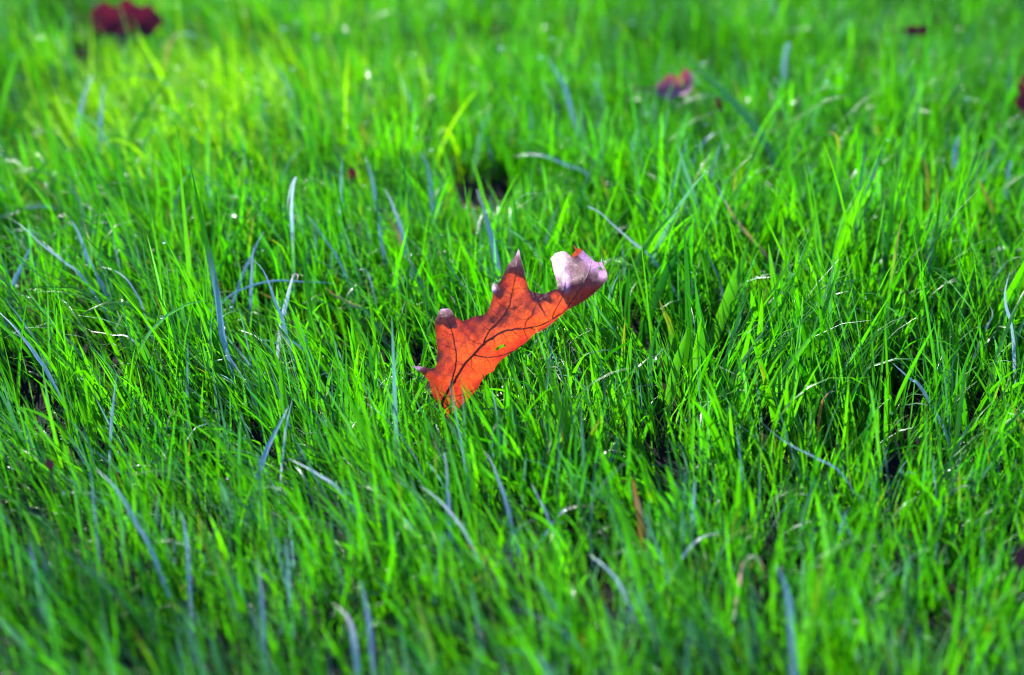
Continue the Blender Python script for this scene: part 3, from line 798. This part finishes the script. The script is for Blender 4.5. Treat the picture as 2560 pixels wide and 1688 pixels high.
def grow(x, y, kind, rows, cull=True):
    """All blades of one kind at once. Returns verts, faces, tint, uv."""
    n = len(x)
    px, py, _ = project(np.stack([x, y, np.zeros(n)], -1))
    pxn = np.clip(px / 2560, -0.3, 1.3)
    tall = tallw(x, y)
    right = np.exp(-(((px - 1950) / 520) ** 2 + ((py - 900) / 330) ** 2))
    if kind == 'broad':
        g = rng.uniform(size=n) < np.clip(0.25 + 0.55 * pxn + 0.5 * right, 0.2, 1.0)
        x, y, px, py, pxn, tall, right, n = x[g], y[g], px[g], py[g], pxn[g], tall[g], right[g], int(g.sum())
    if kind == 'fine':
        L = rng.gamma(9, 1 / 9.0, n) * (0.047 + 0.007 * tall + 0.010 * right); Wd = rng.uniform(0.0008, 0.0016, n)
    elif kind == 'mid':
        L = rng.gamma(10, 1 / 10.0, n) * (0.053 + 0.008 * tall + 0.016 * right); Wd = rng.uniform(0.0015, 0.0031, n)
    elif kind == 'broad':
        L = rng.gamma(12, 1 / 12.0, n) * (0.050 + 0.007 * tall + 0.020 * right); Wd = rng.uniform(0.0029, 0.0050, n) * (1 + 0.3 * right)
    else:                                                   # low thatch
        L = rng.uniform(0.015, 0.045, n); Wd = rng.uniform(0.0009, 0.0022, n)
    far = 1 - 0.28 * np.clip((650 - py) / 550, 0, 1) - 0.20 * np.clip((py - 950) / 450, 0, 1)
    L = L * far; Wd = Wd * far
    # lean: the left half of the lawn is combed to the left, the right half stands up
    bias = np.clip(1.2 - pxn * 1.55 + 0.35 * np.clip((py - 900) / 600, 0, 1), -0.2, 1.1) + 0.35 * leanw(x, y)
    az = rng.uniform(0, 2 * np.pi, n)
    lx = np.cos(az) * 0.30 - 0.32 * bias; ly = np.sin(az) * 0.30 + 0.10 * np.abs(bias)
    amt = np.hypot(lx, ly); az = np.arctan2(ly, lx)
    th0 = amt * rng.uniform(0.5, 1.1, n) + 0.03
    kk = rng.gamma(1.6, 0.28, n) * {'fine': 1.2, 'mid': 0.8, 'broad': 0.5, 'low': 1.0}[kind]
    arch = rng.uniform(size=n) < {'fine': 0.10, 'mid': 0.09, 'broad': 0.05, 'low': 0.4}[kind]
    kk = np.where(arch, rng.uniform(1.0, 2.3, n), kk)
    if kind == 'low':
        th0 = th0 + rng.uniform(0.2, 1.1, n)
    s = np.linspace(0, 1, rows)
    th = th0[:, None] + kk[:, None] * (s[None] ** 1.6)
    thm = 0.5 * (th[:, 1:] + th[:, :-1]); ds = (L / (rows - 1))[:, None]
    h = np.concatenate([np.zeros((n, 1)), np.cumsum(np.sin(thm) * ds, 1)], 1)
    z = np.concatenate([np.zeros((n, 1)), np.cumsum(np.cos(thm) * ds, 1)], 1)
    sway = rng.normal(0, 0.05, n)[:, None] * (s[None] ** 2) * L[:, None]
    ca, sa = np.cos(az)[:, None], np.sin(az)[:, None]
    C = np.stack([x[:, None] + ca * h - sa * sway, y[:, None] + sa * h + ca * sway, (ground_z(x, y) - 0.002)[:, None] + z], -1)
    # orientation of the flat of the blade, with a twist along it
    tw = rng.uniform(-0.9, 0.9, n)[:, None] + rng.normal(0, 0.5, n)[:, None] * s[None]
    T = np.stack([ca * np.sin(th), sa * np.sin(th), np.cos(th)], -1)
    W0 = np.stack([-sa, ca, 0 * sa], -1) * np.ones((1, rows, 1))
    N0 = np.cross(W0, T)
    W = W0 * np.cos(tw)[..., None] + N0 * np.sin(tw)[..., None]
    Nn = N0 * np.cos(tw)[..., None] - W0 * np.sin(tw)[..., None]
    prof = np.minimum(1, 0.6 + 1.6 * s) * np.power(np.clip(1 - s ** 2.4, 0, 1), 0.8) + 0.02
    hw = 0.5 * Wd[:, None] * prof[None]
    keel = np.abs(rng.normal(0.32, 0.14, n))[:, None, None]
    if cull:
        a = rows // 4
        q = np.concatenate([C[:, a:-1] * (1 - k) + C[:, a + 1:] * k for k in (0, .2, .4, .6, .8, 1)], 1).reshape(-1, 3)
        qx, qy, qd = project(q)
        ix = (qx / 4).astype(int); iy = (qy / 4).astype(int)
        ok = (ix >= 0) & (ix < MASK_W) & (iy >= 0) & (iy < MASK_H)
        hit = np.zeros(len(q), bool)
        hit[ok] = qd[ok] < mask_d[iy[ok], ix[ok]]
        bad = hit.reshape(n, -1).any(1) & (rng.uniform(size=n) < 0.93)
        g = ~bad
        C, W, Nn, hw, keel = C[g], W[g], Nn[g], hw[g], keel[g]
        x, y, px, py, right, n = x[g], y[g], px[g], py[g], right[g], int(g.sum())
    Lf = C - W * hw[..., None] + Nn * hw[..., None] * keel
    Rt = C + W * hw[..., None] + Nn * hw[..., None] * keel
    if rows >= 6:
        V = np.stack([Lf, C, Rt], 2).reshape(-1, 3); across = [0, .5, 1]; m = 3
    else:
        V = np.stack([Lf, Rt], 2).reshape(-1, 3); across = [0, 1]; m = 2
    b = (np.arange(n) * rows * m)[:, None] + (np.arange(rows - 1) * m)[None]
    b = b.ravel(); fs = []
    for k in range(m - 1):
        fs.append(np.stack([b + k, b + k + 1, b + k + m + 1, b + k + m], -1))
    F = np.concatenate(fs)
    # blade colours, with sky sheen and a sunlit patch painted in
    g1, g2 = np.array(TINTS['green']), np.array(TINTS['bright'])
    hue = np.clip(0.5 + 0.25 * huew(x, y) + 0.12 * np.clip((450 - py) / 450, 0, 1) + rng.normal(0, 0.30, n), 0, 1.15)[:, None]
    near = np.clip((py - 950) / 350, 0, 1)
    base = g1 * (1 - hue) + g2 * hue
    r = rng.uniform(size=n)
    pick = lambda lo, hi: ((r >= lo) & (r < hi))[:, None]
    base = np.where(pick(0, .05 + .05 * near), np.array(TINTS['teal']), base)
    base = np.where(pick(.14, .25), np.array(TINTS['dark']), base)
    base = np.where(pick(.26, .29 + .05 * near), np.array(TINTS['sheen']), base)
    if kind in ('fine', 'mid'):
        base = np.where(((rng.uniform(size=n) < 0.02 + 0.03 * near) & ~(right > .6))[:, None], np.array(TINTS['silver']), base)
    sunny = np.exp(-(((px - 430) / 470) ** 2 + ((py - 320) / 175) ** 2))  # sunlit patch of the lawn, painted into the blade tint
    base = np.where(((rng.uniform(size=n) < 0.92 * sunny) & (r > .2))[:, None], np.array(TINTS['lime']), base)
    if kind == 'low':
        base = np.where(pick(.30, .50), np.array(TINTS['straw']) * 0.55, base)
        base = np.where(pick(.50, .60), np.array(TINTS['brown']), base)
    base = base * rng.uniform(0.75, 1.2, (n, 1))
    sv = s[None, :, None]
    foot = np.array([0.055, 0.10, 0.012])
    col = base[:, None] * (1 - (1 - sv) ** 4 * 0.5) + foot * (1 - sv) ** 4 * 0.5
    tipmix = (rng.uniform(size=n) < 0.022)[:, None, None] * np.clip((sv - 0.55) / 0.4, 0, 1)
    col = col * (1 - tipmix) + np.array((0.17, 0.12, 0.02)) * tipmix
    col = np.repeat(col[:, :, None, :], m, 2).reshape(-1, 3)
    uv = np.zeros((n, rows, m, 3)); uv[..., 0] = across; uv[..., 1] = s[None, :, None]; uv[..., 2] = rng.uniform(size=n)[:, None, None]
    return V, F, col, uv.reshape(-1, 3), (C, W, Nn, hw)


batches, dew_src = [], []
YFAR = 2.6
for kind, count, rows in (('fine', 58000, 6), ('mid', 26000, 8), ('broad', 10500, 8), ('low', 18000, 4)):
    res = grow(*scatter(*(lambda p: (len(p[0]), p))(wedge(count * 2 if kind != 'low' else count * 2, 0.62, YFAR, 0.06))), kind, rows)
    batches.append(res[:4])
    if kind in ('fine', 'mid', 'broad'):
        dew_src.append(res[4])
# beside, before and behind what the camera sees: coarser
def ring(n, ymin, ymax, half):
    x = rng.uniform(-half, half, n); y = rng.uniform(ymin, ymax, n)
    h = 18.0 / FOCAL * np.hypot(y, CAM[2]) + 0.06
    k = (np.abs(x) > h) | (y < 0.62) | (y > YFAR)
    return x[k], y[k]
for kind, count, rows, box in (('mid', 42000, 4, (0.2, 3.6, 1.3)), ('broad', 9000, 4, (0.2, 3.6, 1.3)), ('broad', 30000, 3, (-1.5, 6.0, 3.5))):
    p = ring(count, *box)
    batches.append(grow(*p, kind, rows, cull=False)[:4])

off = 0; VV, FF, TT, UU = [], [], [], []
for V, F, t_, u in batches:
    VV.append(V); FF.append(F + off); TT.append(t_); UU.append(u); off += len(V)
V = np.concatenate(VV).astype(np.float32); F = np.concatenate(FF).astype(np.int32); TT = np.concatenate(TT); UU = np.concatenate(UU)
me = bpy.data.meshes.new('grass')
me.vertices.add(len(V)); me.vertices.foreach_set('co', V.ravel())
me.loops.add(F.size); me.loops.foreach_set('vertex_index', F.ravel())
me.polygons.add(len(F)); me.polygons.foreach_set('loop_start', np.arange(len(F), dtype=np.int32) * 4)
me.polygons.foreach_set('use_smooth', np.ones(len(F), bool))
me.materials.append(M_GRASS)
me.update(calc_edges=True)
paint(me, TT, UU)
grass = bpy.data.objects.new('grass', me)
COL.objects.link(grass)
tag(grass, 'dense bright green lawn grass covering the whole ground', 'grass', kind='stuff')
print('grass tris', len(F) * 2)

# ------------------------------------------------------------------ dew
def icosphere():
    p = (1 + 5 ** .5) / 2
    v = np.array([(-1, p, 0), (1, p, 0), (-1, -p, 0), (1, -p, 0), (0, -1, p), (0, 1, p), (0, -1, -p), (0, 1, -p), (p, 0, -1), (p, 0, 1), (-p, 0, -1), (-p, 0, 1)], float)
    v /= np.linalg.norm(v[0])
    f = [(0, 11, 5), (0, 5, 1), (0, 1, 7), (0, 7, 10), (0, 10, 11), (1, 5, 9), (5, 11, 4), (11, 10, 2), (10, 7, 6), (7, 1, 8), (3, 9, 4), (3, 4, 2), (3, 2, 6), (3, 6, 8), (3, 8, 9), (4, 9, 5), (2, 4, 11), (6, 2, 10), (8, 6, 7), (9, 8, 1)]
    vl = [tuple(a) for a in v]; cache = {}; out = []
    def mid(a, b):
        k = (min(a, b), max(a, b))
        if k not in cache:
            m = np.array(vl[a]) + np.array(vl[b]); m /= np.linalg.norm(m); vl.append(tuple(m)); cache[k] = len(vl) - 1
        return cache[k]
    for a, b, c in f:
        ab, bc, ca = mid(a, b), mid(b, c), mid(c, a)
        out += [(a, ab, ca), (b, bc, ab), (c, ca, bc), (ab, bc, ca)]
    return np.array(vl), np.array(out)


sv_, sf_ = icosphere()
pos = []; rad = []
for (C, W, Nn, hw), cnt in zip(dew_src, (2200, 1500, 300)):
    n, rows = C.shape[:2]
    bi = rng.integers(0, n, cnt); ri = np.where(rng.uniform(size=cnt) < 0.45, rows - 1, rng.integers(1, rows - 1, cnt))
    r = rng.gamma(4, 0.25, cnt) * 0.0005
    r = r * np.where(project(C[bi, 0])[1] < 480, 1.6, 1.0)
    side = rng.uniform(-0.8, 0.8, cnt)
    pos.append(C[bi, ri] + W[bi, ri] * (hw[bi, ri] * side)[:, None] + Nn[bi, ri] * (r * 0.6)[:, None] * np.where(rng.uniform(size=cnt) < .5, 1, -1)[:, None]); rad.append(r)
pos = np.concatenate(pos); rad = np.concatenate(rad)
DV = (pos[:, None] + sv_[None] * rad[:, None, None]).reshape(-1, 3)
DF = (sf_[None] + (np.arange(len(pos)) * len(sv_))[:, None, None]).reshape(-1, 3)
dew = mesh_object('dew', DV, DF.tolist(), M_WATER)
tag(dew, 'tiny glittering dew drops on the grass blades', 'dew', kind='stuff')


# ------------------------------------------------------------------ an added oak, unseen: its leaves are placed to throw the broken shade
def make_shade_oak_bark():
    return make_plain('shade_oak_bark', (0.09, 0.065, 0.045), 0.9, 0.5, 25.0)


M_BARK = make_shade_oak_bark()
M_SHADE_OAK_FOLIAGE = make_plain('shade_oak_foliage', (0.12, 0.07, 0.015), 0.6, 0.5, 6.0)
oak = bpy.data.objects.new('shade_oak', None)
oak_base = np.array([-4.5, 6.6, 0.0])
oak.location = oak_base.tolist(); COL.objects.link(oak)
tag(oak, 'added oak tree out of view, its leaves placed to shade parts of the grass', 'tree')
tv, tf = tube(smooth_path([(0, 0, -0.05), (0.03, 0.02, 0.8), (-0.04, 0.0, 1.7), (0.05, 0.05, 2.6), (0.0, 0.1, 4.0), (0.1, 0.15, 5.6)], 6), np.interp(np.linspace(0, 1, 31), [0, .06, .5, 1], [.27, .19, .14, .03]), 10)
mesh_object('trunk', tv, tf, M_BARK, oak)
for a, b, c, r0 in (((0, .02, 2.1), (1.2, -.5, 3.0), (2.5, -1.0, 3.9), .06), ((0, .05, 2.4), (1.4, .4, 3.2), (3.0, .7, 3.9), .06), ((0, 0, 2.6), (-1.0, .3, 3.4), (-2.0, .6, 4.2), .07), ((0, .05, 3.0), (.2, 1.0, 3.8), (.3, 2.0, 4.4), .06), ((0, .05, 2.8), (-.1, -1.2, 3.6), (.2, -2.4, 4.1), .06)):
    bv, bf = tube(smooth_path([a, b, c], 7), np.linspace(r0, 0.012, 15), 7)
    mesh_object('limb', bv, bf, M_BARK, oak)
sd = np.array(sun_dir)
nl = 9000
gxy = np.column_stack([rng.uniform(-2.6, 2.6, nl), rng.uniform(-1.2, 5.5, nl)])
qx, qy, _ = project(np.column_stack([gxy, np.full(nl, 0.04)]))
inview = (np.abs(qx - 1280) < 1700) & (np.abs(qy - 844) < 1150)
sig = lambda v: 1 / (1 + np.exp(-v))
dens = np.clip(0.12 * sig((qy - 1330) / 90) + 0.75 * sig((qx - 1450) / 160) * sig((400 - qy) / 80) + 0.8 * sig((190 - qx) / 60) * sig((150 - qy) / 50)
               + 0.3 * sig((qx - 2350) / 120), 0, 0.9)  # leaf density follows the shade wanted on the lawn below
cl = Waves(0.55, 9, 77)(gxy[:, 0], gxy[:, 1])
dens = np.where(inview, dens, 0.35 + 0.25 * cl)
keep = rng.uniform(size=nl) < dens * 0.5
gxy = gxy[keep]; nl = len(gxy)
tt = rng.uniform(5.2, 7.6, nl)
cen = np.column_stack([gxy, np.full(nl, 0.04)]) + tt[:, None] * sd - oak_base
A = rng.normal(size=(nl, 3)); A /= np.linalg.norm(A, axis=1)[:, None]
B = np.cross(A, rng.normal(size=(nl, 3))); B /= np.linalg.norm(B, axis=1)[:, None]
sz = rng.uniform(0.035, 0.06, nl)[:, None]
shape = [(-1.1, 0), (-.45, .55), (.1, .35), (.5, .6), (1.2, 0), (.5, -.6), (.1, -.35), (-.45, -.55)]
cv = np.stack([cen + A * sz * u + B * sz * w for u, w in shape], 1).reshape(-1, 3)
cf = [tuple(i * 8 + k for k in range(8)) for i in range(nl)]
mesh_object('shade_crown', cv, cf, M_SHADE_OAK_FOLIAGE, oak, smooth=False)
print('oak leaves', nl)
